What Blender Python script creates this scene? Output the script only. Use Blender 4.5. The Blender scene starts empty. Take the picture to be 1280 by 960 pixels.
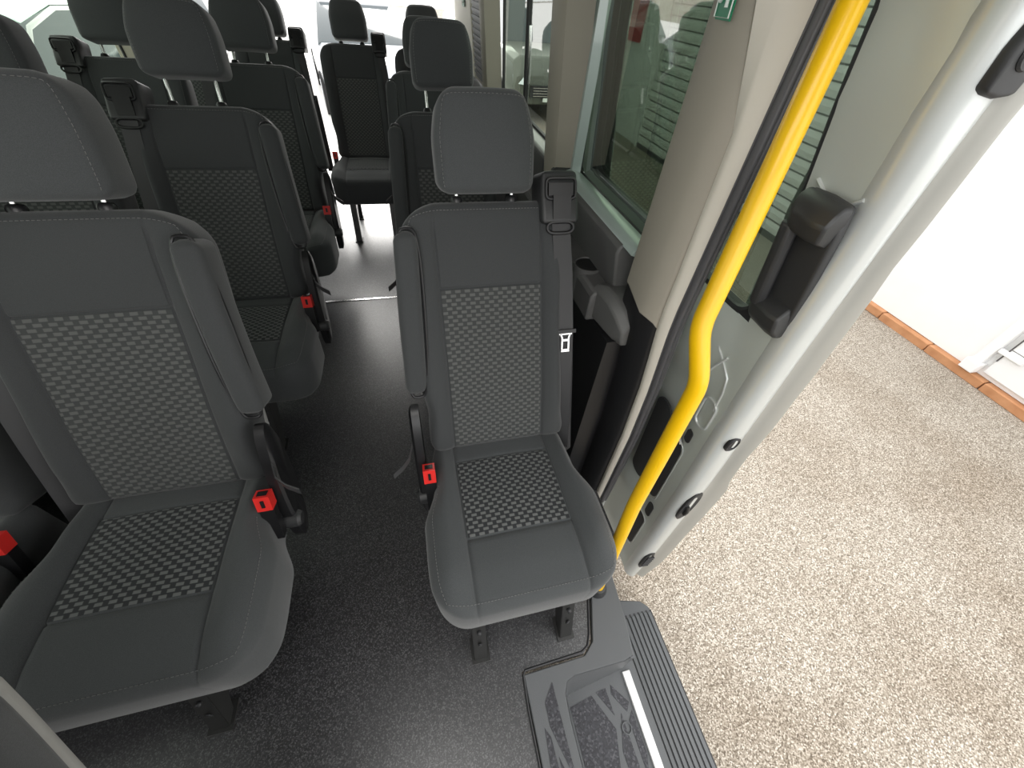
import bpy, bmesh, math, random
from mathutils import Vector, Matrix
random.seed(7)
SC = bpy.context.scene
COL = SC.collection

# ------------------------------------------------------------------ materials
def mat(name, color, rough=.6, metal=0, noise=None, bump=None, spec=.5, coat=0, sheen=0):
    m = bpy.data.materials.new(name); m.use_nodes = True
    n = m.node_tree.nodes; l = m.node_tree.links; b = n['Principled BSDF']
    b.inputs['Base Color'].default_value = (*color, 1); b.inputs['Roughness'].default_value = rough
    b.inputs['Metallic'].default_value = metal; b.inputs['Specular IOR Level'].default_value = spec
    b.inputs['Coat Weight'].default_value = coat; b.inputs['Sheen Weight'].default_value = sheen
    tc = n.new('ShaderNodeTexCoord')
    if noise:                                   # (scale, color2, lo, hi)
        t = n.new('ShaderNodeTexNoise'); t.inputs['Scale'].default_value = noise[0]; t.inputs['Detail'].default_value = 3
        r = n.new('ShaderNodeValToRGB'); r.color_ramp.elements[0].position = noise[2]; r.color_ramp.elements[1].position = noise[3]
        r.color_ramp.elements[0].color = (*color, 1); r.color_ramp.elements[1].color = (*noise[1], 1)
        l.new(tc.outputs['Object'], t.inputs['Vector']); l.new(t.outputs['Fac'], r.inputs['Fac']); l.new(r.outputs['Color'], b.inputs['Base Color'])
    if bump:                                    # (scale, strength, distance)
        t = n.new('ShaderNodeTexNoise'); t.inputs['Scale'].default_value = bump[0]; t.inputs['Detail'].default_value = 2
        u = n.new('ShaderNodeBump'); u.inputs['Strength'].default_value = bump[1]; u.inputs['Distance'].default_value = bump[2]
        l.new(tc.outputs['Object'], t.inputs['Vector']); l.new(t.outputs['Fac'], u.inputs['Height']); l.new(u.outputs['Normal'], b.inputs['Normal'])
    return m

M = {}
M['fabric'] = mat('fabric_grey', (.050, .054, .056), .85, noise=(900, (.075, .080, .082), .35, .7), bump=(1400, .25, .0006), spec=.25, sheen=.25)
M['fabric_side'] = mat('fabric_charcoal', (.040, .043, .044), .8, noise=(900, (.055, .058, .060), .35, .7), bump=(1400, .25, .0006), spec=.3, sheen=.2)
M['stitch'] = mat('thread_light_grey', (.20, .20, .195), .8)
M['black'] = mat('black_plastic', (.012, .012, .013), .35, bump=(500, .1, .0005))
M['dark'] = mat('dark_grey_plastic', (.035, .036, .038), .5, bump=(420, .25, .0008))
M['guide'] = mat('dark_grey_moulded_plastic', (.034, .035, .036), .42, bump=(420, .2, .0006))
M['trimgrey'] = mat('grey_trim_plastic', (.10, .10, .097), .55, bump=(350, .2, .0008))
M['step'] = mat('grey_step_moulding', (.105, .11, .115), .55, bump=(500, .35, .001))
M['backpanel'] = mat('light_grey_seat_shell', (.30, .30, .285), .7, bump=(600, .2, .0006))
M['pillar'] = mat('warm_grey_trim', (.32, .295, .245), .6, bump=(500, .15, .0005))
M['pillar_light'] = mat('beige_edge_trim', (.62, .585, .51), .6)
M['webbing'] = mat('seatbelt_webbing', (.045, .045, .047), .6, bump=(1500, .3, .0005))
M['red'] = mat('red_plastic', (.75, .03, .025), .35)
M['chrome'] = mat('chrome', (.75, .75, .75), .18, 1)
M['steel'] = mat('painted_black_steel', (.045, .045, .044), .38, .4)
M['yellow'] = mat('yellow_powder_coat', (.92, .54, .0), .35, coat=.2)
M['paint'] = mat('silver_body_paint', (.70, .73, .72), .28, .25, coat=.5)
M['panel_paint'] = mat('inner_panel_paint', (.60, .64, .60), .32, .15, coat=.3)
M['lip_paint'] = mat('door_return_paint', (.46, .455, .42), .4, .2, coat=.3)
M['reveal'] = mat('pale_green_reveal_paint', (.40, .48, .45), .3, .1, coat=.6)
M['rubber'] = mat('black_rubber', (.02, .02, .022), .5)
M['seal'] = mat('grey_rubber_seal', (.085, .085, .09), .35)
M['white'] = mat('white_render', (.86, .86, .86), .8, noise=(3, (.8, .8, .79), .3, .9))
M['whitegloss'] = mat('white_upvc', (.85, .85, .85), .4)
M['ink'] = mat('shadow_gap', (.10, .09, .09), .9)
M['brick'] = mat('terracotta_edging', (.42, .19, .085), .85, noise=(9, (.58, .30, .15), .3, .8), bump=(60, .4, .004))
M['green'] = mat('green_sign', (.0, .20, .09), .4)
M['signwhite'] = mat('sign_white', (.8, .85, .8), .5)
M['headlight'] = mat('headlight_lens', (.75, .8, .82), .1, .2)
M['tyre'] = mat('tyre', (.02, .02, .02), .8)
M['carmint'] = mat('pale_mint_car_paint', (.62, .78, .70), .3, .1, coat=.6)
M['cardark'] = mat('dark_car_paint', (.02, .022, .028), .25, .3, coat=.6)
M['cargrey'] = mat('grey_van_paint', (.12, .13, .11), .35, .3, coat=.5)
M['carsilver'] = mat('silver_car_paint', (.5, .52, .55), .3, .6, coat=.5)
M['carwhite'] = mat('white_car_paint', (.8, .84, .84), .3, coat=.5)
M['carglass'] = mat('car_window_glass', (.03, .045, .05), .08, .0, coat=.5)
M['redwall'] = mat('red_sign_board', (.5, .03, .02), .5)

def glass(name, tint, mixv):
    m = bpy.data.materials.new(name); m.use_nodes = True; n = m.node_tree.nodes; l = m.node_tree.links; n.clear()
    o = n.new('ShaderNodeOutputMaterial'); t = n.new('ShaderNodeBsdfTransparent'); t.inputs['Color'].default_value = (*tint, 1)
    g = n.new('ShaderNodeBsdfGlossy'); g.inputs['Roughness'].default_value = .02
    f = n.new('ShaderNodeFresnel'); f.inputs['IOR'].default_value = 1.45
    mu = n.new('ShaderNodeMath'); mu.operation = 'MULTIPLY'; mu.inputs[1].default_value = mixv
    x = n.new('ShaderNodeMixShader'); l.new(f.outputs[0], mu.inputs[0]); l.new(mu.outputs[0], x.inputs[0]); l.new(t.outputs[0], x.inputs[1]); l.new(g.outputs[0], x.inputs[2]); l.new(x.outputs[0], o.inputs[0])
    return m
M['glass_tint'] = glass('green_tinted_glass',  (.175, .22, .175), .3)
M['glass_clear'] = glass('body_window_glass', (.58, .66, .58), .3)

def weave(name, base, dash, bw=.0235, rh=.0102):
    m = mat(name, base, .85, sheen=.2, spec=.25); n = m.node_tree.nodes; l = m.node_tree.links; b = n['Principled BSDF']
    uv = n.new('ShaderNodeUVMap'); sp = n.new('ShaderNodeSeparateXYZ'); l.new(uv.outputs[0], sp.inputs[0])
    def mt(op, a, c=None, d=None):
        q = n.new('ShaderNodeMath'); q.operation = op
        for i_, v in enumerate((a, c, d)):
            if v is None: continue
            if isinstance(v, (int, float)): q.inputs[i_].default_value = v
            else: l.new(v, q.inputs[i_])
        return q.outputs[0]
    row = mt('DIVIDE', sp.outputs[1], rh); fl = mt('FLOOR', row); par = mt('MULTIPLY', mt('MODULO', fl, 2.0), .5)
    col = mt('ADD', mt('DIVIDE', sp.outputs[0], bw), par)
    du = mt('ABSOLUTE', mt('SUBTRACT', mt('FRACT', col), .5)); dv = mt('ABSOLUTE', mt('SUBTRACT', mt('FRACT', row), .5))
    def ss(v, hi, lo):
        q = n.new('ShaderNodeMapRange'); q.interpolation_type = 'SMOOTHSTEP'; l.new(v, q.inputs[0]); q.inputs[1].default_value = lo; q.inputs[2].default_value = hi; q.inputs[3].default_value = 1; q.inputs[4].default_value = 0; return q.outputs[0]
    mask = mt('MULTIPLY', ss(du, .33, .24), ss(dv, .42, .26))
    mx = n.new('ShaderNodeMix'); mx.data_type = 'RGBA'; mx.inputs[6].default_value = (*base, 1); mx.inputs[7].default_value = (*dash, 1)
    l.new(mask, mx.inputs[0]); l.new(mx.outputs[2], b.inputs['Base Color'])
    u = n.new('ShaderNodeBump'); u.inputs['Strength'].default_value = .5; u.inputs['Distance'].default_value = .0012
    l.new(mask, u.inputs['Height']); l.new(u.outputs['Normal'], b.inputs['Normal'])
    return m
M['weave'] = weave('dash_pattern_fabric', (.026, .028, .030), (.135, .14, .138))
M['weave_back'] = weave('dash_pattern_fabric_back', (.048, .051, .051), (.104, .108, .104))

def speckle(name, cols, scale, rough, big=None, bump=.5, dist=.004, spec=.5):
    m = mat(name, cols[0], rough, spec=spec); n = m.node_tree.nodes; l = m.node_tree.links; b = n['Principled BSDF']
    tc = n.new('ShaderNodeTexCoord'); v = n.new('ShaderNodeTexVoronoi'); v.inputs['Scale'].default_value = scale
    l.new(tc.outputs['Object'], v.inputs['Vector'])
    r = n.new('ShaderNodeValToRGB'); sx = n.new('ShaderNodeSeparateColor'); l.new(v.outputs['Color'], sx.inputs[0]); l.new(sx.outputs[0], r.inputs['Fac'])
    e = r.color_ramp.elements; e[0].color = (*cols[0], 1); e[1].color = (*cols[-1], 1)
    for i, c in enumerate(cols[1:-1]):
        q = e.new((i + 1) / (len(cols) - 1)); q.color = (*c, 1)
    out = r.outputs['Color']
    if big:
        for sc_, lo, hi, dark in big:
            t = n.new('ShaderNodeTexNoise'); t.inputs['Scale'].default_value = sc_; t.inputs['Detail'].default_value = 4
            l.new(tc.outputs['Object'], t.inputs['Vector'])
            rr = n.new('ShaderNodeValToRGB'); rr.color_ramp.elements[0].position = lo; rr.color_ramp.elements[1].position = hi
            rr.color_ramp.elements[0].color = (*dark, 1); rr.color_ramp.elements[1].color = (1, 1, 1, 1)
            mx = n.new('ShaderNodeMix'); mx.data_type = 'RGBA'; mx.blend_type = 'MULTIPLY'; mx.inputs[0].default_value = 1
            l.new(t.outputs['Fac'], rr.inputs['Fac']); l.new(out, mx.inputs[6]); l.new(rr.outputs['Color'], mx.inputs[7]); out = mx.outputs[2]
    l.new(out, b.inputs['Base Color'])
    u = n.new('ShaderNodeBump'); u.inputs['Strength'].default_value = bump; u.inputs['Distance'].default_value = dist
    l.new(sx.outputs[0], u.inputs['Height']); l.new(u.outputs['Normal'], b.inputs['Normal'])
    return m
M['ground'] = speckle('resin_gravel', [(.15, .125, .10), (.30, .265, .22), (.40, .36, .305), (.68, .64, .58)], 210, .9,
                      big=[(1.4, .30, .55, (.78, .74, .70)), (190, .38, .6, (.62, .59, .56))], spec=.2, bump=.3, dist=.001)
M['floor'] = speckle('dark_vinyl_floor', [(.014, .014, .016), (.022, .022, .025), (.040, .040, .043), (.12, .12, .125)], 380, .36,
                     big=[(3, .25, .7, (.75, .75, .75))], bump=.35, dist=.0006)
M['floor'].node_tree.nodes['Principled BSDF'].inputs['Coat Weight'].default_value = 1
M['floor'].node_tree.nodes['Principled BSDF'].inputs['Coat Roughness'].default_value = .36
M['glare_pale_ground'] = mat('glare_pale_ground', (.82, .81, .78), .8, noise=(2, (.72, .71, .69), .3, .8))  # whitened ground colour, stands in for overexposed glare behind the bus
M['tread_insert'] = speckle('dark_step_insert', [(.015, .015, .02), (.024, .024, .03), (.034, .034, .042), (.09, .09, .10)], 220, .5, dist=.0006)

# ------------------------------------------------------------------ mesh helpers
def link(name, me, material, parent=None, smooth=True, smooth_angle=40):
    o = bpy.data.objects.new(name, me); COL.objects.link(o)
    if material is not None and not me.materials: me.materials.append(material)
    if smooth:
        for p in me.polygons: p.use_smooth = True
        try: me.set_sharp_from_angle(angle=math.radians(smooth_angle))
        except Exception: pass
    if parent: o.parent = parent
    return o
def mesh_from(name, vs, fs, uvs=None, recalc=True):
    me = bpy.data.meshes.new(name); me.from_pydata([tuple(v) for v in vs], [], fs); me.update()
    if uvs:
        ul = me.uv_layers.new(name='UVMap')
        for lp in me.loops: ul.data[lp.index].uv = uvs[lp.vertex_index]
    if recalc:
        bm = bmesh.new(); bm.from_mesh(me); bmesh.ops.recalc_face_normals(bm, faces=bm.faces); bm.to_mesh(me); bm.free()
    return me
class MB:
    def __init__(s): s.v = []; s.f = []
    def add(s, vs, fs):
        k = len(s.v); s.v += [tuple(v) for v in vs]; s.f += [tuple(i + k for i in f) for f in fs]; return s
    def box(s, x0, x1, y0, y1, z0, z1, mtx=None):
        vs = [Vector((x, y, z)) for z in (z0, z1) for y in (y0, y1) for x in (x0, x1)]
        if mtx: vs = [mtx @ v for v in vs]
        return s.add(vs, [(0, 2, 3, 1), (4, 5, 7, 6), (0, 1, 5, 4), (2, 6, 7, 3), (0, 4, 6, 2), (1, 3, 7, 5)])
    def tube(s, pts, r, n=12, closed=False):
        pts = [Vector(p) for p in pts]; N = len(pts); rs = r if isinstance(r, (list, tuple)) else [r] * N
        prev = None; rings = []
        for i, p in enumerate(pts):
            if closed: t = (pts[(i + 1) % N] - pts[i - 1]).normalized()
            else: t = (pts[min(i + 1, N - 1)] - pts[max(i - 1, 0)]).normalized()
            a = prev - t * prev.dot(t) if prev else (Vector((0, 0, 1)) if abs(t.z) < .9 else Vector((1, 0, 0)))
            a = (a - t * a.dot(t)).normalized(); prev = a; b = t.cross(a)
            rings.append([p + (a * math.cos(2 * math.pi * k / n) + b * math.sin(2 * math.pi * k / n)) * rs[i] for k in range(n)])
        vs = [v for rg in rings for v in rg]; fs = []
        for i in range(N if closed else N - 1):
            j = (i + 1) % N
            for k in range(n): fs.append((i * n + k, i * n + (k + 1) % n, j * n + (k + 1) % n, j * n + k))
        if not closed: fs += [tuple(range(n))[::-1], tuple((N - 1) * n + k for k in range(n))]
        return s.add(vs, fs)
    def sweep(s, secs, closed_sec=True, cap=True):      # list of equal length section loops
        n = len(secs[0]); vs = [v for q in secs for v in q]; fs = []
        for i in range(len(secs) - 1):
            for k in range(n if closed_sec else n - 1): fs.append((i * n + k, i * n + (k + 1) % n, (i + 1) * n + (k + 1) % n, (i + 1) * n + k))
        if cap and closed_sec: fs += [tuple(range(n))[::-1], tuple((len(secs) - 1) * n + k for k in range(n))]
        return s.add(vs, fs)
    def build(s, name, material, parent=None, bevel=0, smooth=True, recalc=True, angle=40):
        me = mesh_from(name, s.v, s.f, recalc=recalc)
        o = link(name, me, material, parent, smooth, angle)
        if bevel:
            b = o.modifiers.new('bevel', 'BEVEL'); b.width = bevel; b.segments = 2; b.limit_method = 'ANGLE'; b.angle_limit = math.radians(35)
        return o
def tag(o, label=None, cat=None, group=None, kind=None):
    if label: o['label'] = label
    if cat: o['category'] = cat
    if group: o['group'] = group
    if kind: o['kind'] = kind
    return o
def empty(name, loc=(0, 0, 0)):
    o = bpy.data.objects.new(name, None); o.location = loc; o.empty_display_size = .1; COL.objects.link(o); return o
def interp(tab, t):
    if t <= tab[0][0]: return tab[0][1]
    for (a, va), (b, vb) in zip(tab, tab[1:]):
        if t <= b: return va + (vb - va) * (t - a) / (b - a)
    return tab[-1][1]
def smooth_interp(tab, t):
    if t <= tab[0][0]: return tab[0][1]
    for (a, va), (b, vb) in zip(tab, tab[1:]):
        if t <= b:
            u = (t - a) / (b - a); u = u * u * (3 - 2 * u); return va + (vb - va) * u
    return tab[-1][1]

def axis_lines(half, r, step, extra=()):
    xs = set()
    for d in (0, .08, .22, .42, .7, 1): xs.add(round(half - d * r, 5))
    n = max(1, int((half - r) / step)); 
    for i in range(n + 1): xs.add(round((half - r) * i / n, 5))
    xs = {x for x in xs} | {-x for x in xs}
    for e in extra:
        for d in (-.004, -.002, 0, .002, .004): xs.add(round(e + d, 5))
    xs = sorted(xs); out = [xs[0]]
    for x in xs[1:]:
        if x - out[-1] > .0009: out.append(x)
    return out
def pillow(hw, hd, zt, zb, R, r, step=.011, warp=None, top=None, gx=(), gy=(), bot=None, mtx=None, rb=None):
    """closed cushion: plan half sizes hw, hd; corner radii R=(+x+y,-x+y,-x-y,+x-y); edge radius r"""
    rb = rb or r
    xs = axis_lines(hw, r, step, gx); ys = axis_lines(hd, r, step, gy)
    def plan(x, y):
        q = 0 if (x >= 0 and y >= 0) else 1 if (x < 0 and y >= 0) else 2 if x < 0 else 3
        Rq = R[q]; ax = abs(x) - (hw - Rq); ay = abs(y) - (hd - Rq)
        if ax > 0 and ay > 0 and Rq > 0:
            px, py = ax / Rq, ay / Rq
            nx, ny = px * math.sqrt(1 - py * py / 2), py * math.sqrt(1 - px * px / 2)
            x = math.copysign(hw - Rq + nx * Rq, x); y = math.copysign(hd - Rq + ny * Rq, y)
        return x, y
    def edge(x, y, rr):
        d = min(hw - abs(x), hd - abs(y))
        if d >= rr: return 0
        return rr - math.sqrt(max(0, rr * rr - (rr - d) ** 2))
    vs = []; idx = {}
    for side in (0, 1):
        for i, x in enumerate(xs):
            for j, y in enumerate(ys):
                X, Y = plan(x, y)
                if side == 0: z = zt - edge(x, y, r) + (top(X, Y) if top else 0)
                else: z = zb + edge(x, y, rb) + (bot(X, Y) if bot else 0)
                if warp: X, Y, z = warp(X, Y, z)
                idx[(side, i, j)] = len(vs); vs.append(Vector((X, Y, z)))
    fs = []; nx, ny = len(xs), len(ys)
    for i in range(nx - 1):
        for j in range(ny - 1):
            fs.append((idx[0, i, j], idx[0, i + 1, j], idx[0, i + 1, j + 1], idx[0, i, j + 1]))
            fs.append((idx[1, i, j], idx[1, i, j + 1], idx[1, i + 1, j + 1], idx[1, i + 1, j]))
    loop = [(i, 0) for i in range(nx)] + [(nx - 1, j) for j in range(1, ny)] + [(i, ny - 1) for i in range(nx - 2, -1, -1)] + [(0, j) for j in range(ny - 2, 0, -1)]
    L = len(loop)
    for k in range(L):
        a = loop[k]; b = loop[(k + 1) % L]
        fs.append((idx[0, a[0], a[1]], idx[1, a[0], a[1]], idx[1, b[0], b[1]], idx[0, b[0], b[1]]))
    if mtx: vs = [mtx @ v for v in vs]
    def surf(x, y, off=0):
        X, Y = plan(x, y); z = zt - edge(x, y, r) + (top(X, Y) if top else 0) + off
        if warp: X, Y, z = warp(X, Y, z)
        v = Vector((X, Y, z)); return mtx @ v if mtx else v
    return vs, fs, surf
def patch(surf, x0, x1, y0, y1, off=.0012, step=.01):
    nx = max(2, int((x1 - x0) / step)); ny = max(2, int((y1 - y0) / step)); vs = []; uv = []; fs = []
    for i in range(nx + 1):
        for j in range(ny + 1):
            x = x0 + (x1 - x0) * i / nx; y = y0 + (y1 - y0) * j / ny
            vs.append(surf(x, y, off)); uv.append((x + 2, y + 2))
    for i in range(nx):
        for j in range(ny): fs.append((i * (ny + 1) + j, (i + 1) * (ny + 1) + j, (i + 1) * (ny + 1) + j + 1, i * (ny + 1) + j + 1))
    return vs, fs, uv
def dashes(mb, pts, dash=.0045, gap=.0025, r=.00055):
    """stitches along a polyline"""
    acc = 0; run = []
    dense = []
    for a, b in zip(pts, pts[1:]):
        n = max(1, int((b - a).length / .0012))
        for i in range(n): dense.append(a.lerp(b, i / n))
    d = 0; on = True; cur = [dense[0]]
    for a, b in zip(dense, dense[1:]):
        d += (b - a).length
        if on:
            cur.append(b)
            if d > dash:
                if len(cur) > 1: mb.tube([cur[0], cur[len(cur) // 2], cur[-1]], r, 4)
                on = False; d = 0
        elif d > gap: on = True; d = 0; cur = [b]

def gauss(x, s): return math.exp(-(x / s) ** 2)
# ------------------------------------------------------------------ the passenger seat
RECL = math.radians(23.4)
def seat_meshes(k):
    """mesh data of one seat; k = -1 armrest on the -x side (single seats), +1 mirrored; origin on the floor under the front edge"""
    S = {}
    SX = .135
    def ctop(x, y):             # y from -.235 (front) to .235 (rear)
        b = abs(x)
        h = .026 * math.exp(-((b - .180) / .036) ** 2) * smooth_interp([(-.235, .35), (-.12, 1), (.12, 1), (.22, .4)], y)
        h -= .006 * gauss(b - SX, .004) + .005 * gauss(y + .075, .0035) * (b < SX) + .004 * gauss(y - .150, .0035) * (b < SX)
        h -= .012 * smooth_interp([(-.235, 1), (-.14, 0)], y) + .010 * smooth_interp([(.0, 0), (.2, 1)], y)
        h += .006 * math.cos(min(b / SX, 1) * math.pi / 2) * smooth_interp([(-.2, 0), (-.1, 1)], y)
        return h
    def cwarp(x, y, z):
        f = smooth_interp([(-.235, .97), (-.10, 1.0), (-.02, 1.0), (.09, .86), (.235, .84)], y)
        sx = smooth_interp([(0, 1), (.135, 1), (.235, f)], abs(x))
        t = max(0, (.40 - z) / .16)
        bulge = .004 * math.sin(min(1, t) * math.pi)
        return (x * sx * (1 - .02 * t) + math.copysign(bulge * max(0, abs(x) - .17) / .06, x)) * (-k), y + .235 + (.006 * t - bulge * .8) * (y < -.1) * ((-.1 - y) / .135), z
    vs, fs, cs = pillow(.232, .235, .405, .238, (.05, .05, .085, .085), .030, rb=.016, warp=cwarp, top=ctop, gx=(-SX, SX), gy=(-.075, .150))
    S['seat_cushion'] = (vs, fs, None, 'fabric')
    v, f, uv = patch(cs, -SX + .004, SX - .004, -.071, .146)
    S['cushion_insert'] = (v, f, uv, 'weave')
    mb = MB()
    path = []
    e = .020
    for i in range(61):
        t = i / 60
        if t < .3: x, y = -.232 + e, .08 - (.08 + .235 - e) * t / .3
        elif t < .7: x, y = -.232 + e + (.464 - 2 * e) * (t - .3) / .4, -.235 + e
        else: x, y = .232 - e, -.235 + e + (.08 + .235 - e) * (t - .7) / .3
        path.append(cs(x, y, .0012))
    dashes(mb, path)
    S['stitching'] = (mb.v, mb.f, None, 'stitch')
    # backrest, local frame (u, v, n)
    by, bz = .425, .40
    s, c = math.sin(RECL), math.cos(RECL)
    B = Matrix(((1, 0, 0, 0), (0, s, -c, by), (0, c, s, bz), (0, 0, 0, 1)))
    hv = .325; BX = .129
    def btop(x, y):
        b = abs(x)
        lift = smooth_interp([(-.325, .4), (-.2, 1), (.1, 1), (.26, .25)], y)
        h = .022 * math.exp(-((b - .170) / .034) ** 2) * lift
        h -= .005 * gauss(b - BX, .004) * smooth_interp([(.25, 1), (.31, .3)], y) + .005 * gauss(y - .135, .0035) * (b < BX)
        h -= .010 * smooth_interp([(.22, 0), (.325, 1)], y)
        h += .006 * math.exp(-((y + .12) / .14) ** 2)
        return h
    def bwarp(x, y, z):         # x>0 = belt side, x<0 = armrest side before mirroring
        b = abs(x)
        if x < 0: f = smooth_interp([(-.325, 1.0), (-.20, .97), (-.10, 1.03), (.2, 1.06), (.325, 1.05)], y)
        else: f = smooth_interp([(-.325, 1.03), (-.22, .97), (.0, .93), (.325, .95)], y)
        sx = smooth_interp([(0, 1), (.129, 1), (.20, f)], b)
        return x * sx * (-k), y + .325, z
    vs, fs, bs = pillow(.197, hv, .0, -.095, (.035, .085, .04, .04), .024, warp=bwarp, top=btop, gx=(-BX, BX), gy=(.135,), mtx=B)
    S['backrest'] = (vs, fs, None, 'fabric_side')
    v, f, uv = patch(bs, -BX + .004, BX - .004, -.31, .131)
    S['back_insert'] = (v, f, uv, 'weave_back')
    v, f, uv = patch(bs, -BX + .005, BX - .005, .139, .296, off=.0008)
    S['upper_panel'] = (v, f, uv, 'fabric_side')
    mb = MB(); path = []
    for i in range(50):
        t = i / 49
        if t < .35: x, y = -.197 + .014, .12 + (.205 - .016) * t / .35
        else: x, y = -.197 + .014 + (.394 - .03) * (t - .35) / .65, .309
        path.append(bs(x, y, .001))
    dashes(mb, path); S['back_stitching'] = (mb.v, mb.f, None, 'stitch')
    # rear shell
    vs, fs, _ = pillow(.188, .315, -.093, -.112, (.05, .08, .03, .03), .009, step=.05, warp=lambda x, y, z: (x * (-k), y + .322, z), mtx=B)
    S['back_shell'] = (vs, fs, None, 'backpanel')
    # armrest folded up beside the back
    A = B @ Matrix.Translation((0, 0, -.010))
    vs, fs, as_ = pillow(.0265, .195, .046, -.040, (.025, .025, .025, .025), .018, step=.02, warp=lambda x, y, z: ((x - .203 + .010 * (y / .19)) * (-k), y + .398, z + .012 * (1 - (y / .19) ** 2)), mtx=A)
    S['armrest'] = (vs, fs, None, 'fabric_side')
    mb = MB()
    ring = []
    for i in range(40):
        t = 2 * math.pi * i / 40
        x = .020 * math.cos(t); y = .215 * math.sin(t)
        x = math.copysign(abs(math.cos(t)) ** .5 * .0285, math.cos(t)); y = math.copysign(abs(math.sin(t)) ** .8, math.sin(t)) * .205
        ring.append(B @ Vector(((x - .199 + .010 * (y / .2)) * (-k), y + .395, .018 + .008 * (1 - (y / .205) ** 2))))
    mb.tube(ring, .0036, 8, closed=True)
    S['armrest_frame'] = (mb.v, mb.f, None, 'black')
    # lower side cover of the recliner
    mb = MB(); secs = []
    for xo, sc in ((.214, 1), (.234, 1), (.240, .9), (.242, .0001)):
        secs.append([Vector(((-xo) * (-k), .405 + .050 * sc * math.cos(a) + .05 * math.sin(a) * sc, .40 + .185 * sc * math.sin(a))) for a in [2 * math.pi * i / 28 for i in range(28)]])
    mb.sweep(secs); S['side_cover'] = (mb.v, mb.f, None, 'black')
    mb = MB(); mb.tube([Vector((.212 * k, .345, .315)), Vector((.243 * k, .345, .315)), Vector((.250 * k, .345, .315))], [.022, .022, .016], 18); S['recliner_knob'] = (mb.v, mb.f, None, 'guide')
    mb = MB(); q = Vector((.236 * k, .36, .475))
    pts = [Vector((.240 * k, .385, .515)), Vector((.250 * k, .35, .505)), Vector((.268 * k, .335, .492)), Vector((.292 * k, .325, .478))]
    secs = [[p + Vector((0, -.002, .010)), p + Vector((0, .002, .010)), p + Vector((0, .002, -.010)), p + Vector((0, -.002, -.010))] for p in pts]
    mb.sweep(secs); S['release_strap'] = (mb.v, mb.f, None, 'webbing')
    # buckle at the aisle side
    bm_ = Matrix.Translation((.207 * k, .335, .418)) @ Matrix.Rotation(math.radians(-20), 4, 'X')
    mb = MB(); mb.box(-.0145, .0145, -.012, .012, -.10, .005, bm_); S['buckle'] = (mb.v, mb.f, None, 'black')
    mb = MB(); mb.box(-.0155, .0155, -.017, .013, .000, .042, bm_); S['buckle_button'] = (mb.v, mb.f, None, 'red')
    mb = MB(); mb.box(-.0035, .0035, -.0195, -.012, .012, .032, bm_); mb.box(-.010, .010, -.010, .006, .0405, .0435, bm_); S['buckle_slot'] = (mb.v, mb.f, None, 'black')
    # belt guide on the other shoulder
    G = B @ Matrix.Translation((.172 * (-k), .655, -.035))
    vs, fs, _ = pillow(.046, .058, .052, -.035, (.018, .022, .012, .012), .010, step=.02, warp=lambda x, y, z: (x, y, z - .018 * smooth_interp([(-.06, 0), (.06, 1)], y)), mtx=G)
    S['belt_guide'] = (vs, fs, None, 'guide')
    mb = MB()
    ring = [G @ Vector((.036 * math.copysign(abs(math.cos(t)) ** .35, math.cos(t)), .018 + .022 * math.copysign(abs(math.sin(t)) ** .35, math.sin(t)), .047)) for t in [2 * math.pi * i / 28 for i in range(28)]]
    mb.tube(ring, .0035, 6, closed=True)
    mb.box(-.030, .030, .004, .030, .040, .0485, G); mb.box(-.020, .024, -.046, .004, .040, .054, G)
    S['guide_slot'] = (mb.v, mb.f, None, 'black')
    mb = MB()
    ring = [G @ Vector((.033 * math.copysign(abs(math.cos(t)) ** .5, math.cos(t)), -.066 + .013 * math.sin(t), .048)) for t in [2 * math.pi * i / 24 for i in range(24)]]
    mb.tube(ring, .004, 6, closed=True)
    S['guide_loop'] = (mb.v, mb.f, None, 'black')
    # webbing: runs down the outer edge of the back
    def strap(pts, w0, th=.0014):
        secs = []
        for p, wd, ang in pts:
            d = Vector((math.cos(ang), 0, math.sin(ang))) * wd
            nrm = Vector((-math.sin(ang), 0, math.cos(ang))) * th
            secs.append([B @ (p + d + nrm), B @ (p - d + nrm), B @ (p - d - nrm), B @ (p + d - nrm)])
        return secs
    mb = MB()
    P = lambda u, v, n: Vector((u * (-k), v, n))
    sg = -k
    mb.sweep(strap([(P(.176, .600, .006), .023, 0), (P(.184, .48, .012), .0235, 0), (P(.190, .33, .014), .0235, sg * .1), (P(.193, .18, .006), .023, sg * .35), (P(.200, .05, -.004), .020, sg * .7), (P(.208, -.05, -.012), .016, sg * 1.0)], 0))
    mb.sweep(strap([(P(.205, .36, -.006), .022, sg * -.5), (P(.214, .20, -.016), .022, sg * -.5), (P(.222, .02, -.028), .022, sg * -.6), (P(.226, -.08, -.03), .02, sg * -.6)], 0))
    S['seatbelt'] = (mb.v, mb.f, None, 'webbing')
    mb = MB(); T = B @ Matrix.Translation(P(.191, .330, .018))
    mb.box(-.029, .029, -.004, .006, -.002, .004, T)
    S['belt_stop'] = (mb.v, mb.f, None, 'black')
    mb = MB(); T2 = B @ Matrix.Translation(P(.191, .300, .019))
    for a in (-1, 1): mb.sweep([[T2 @ (Vector((a * x0, y0, z0))) for x0, y0, z0 in ((xa, ya, .002), (xa + .0045, ya, .002), (xa + .0045, ya, -.001), (xa, ya, -.001))] for xa, ya in ((.012, .026), (.007, .014), (.007, -.022))])
    mb.box(-.0115, .0115, -.026, -.018, -.001, .002, T2); mb.box(-.0115, .0115, .004, .010, -.001, .002, T2); mb.box(-.018, .018, .022, .027, -.001, .002, T2)
    S['belt_tongue'] = (mb.v, mb.f, None, 'chrome')
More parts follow.
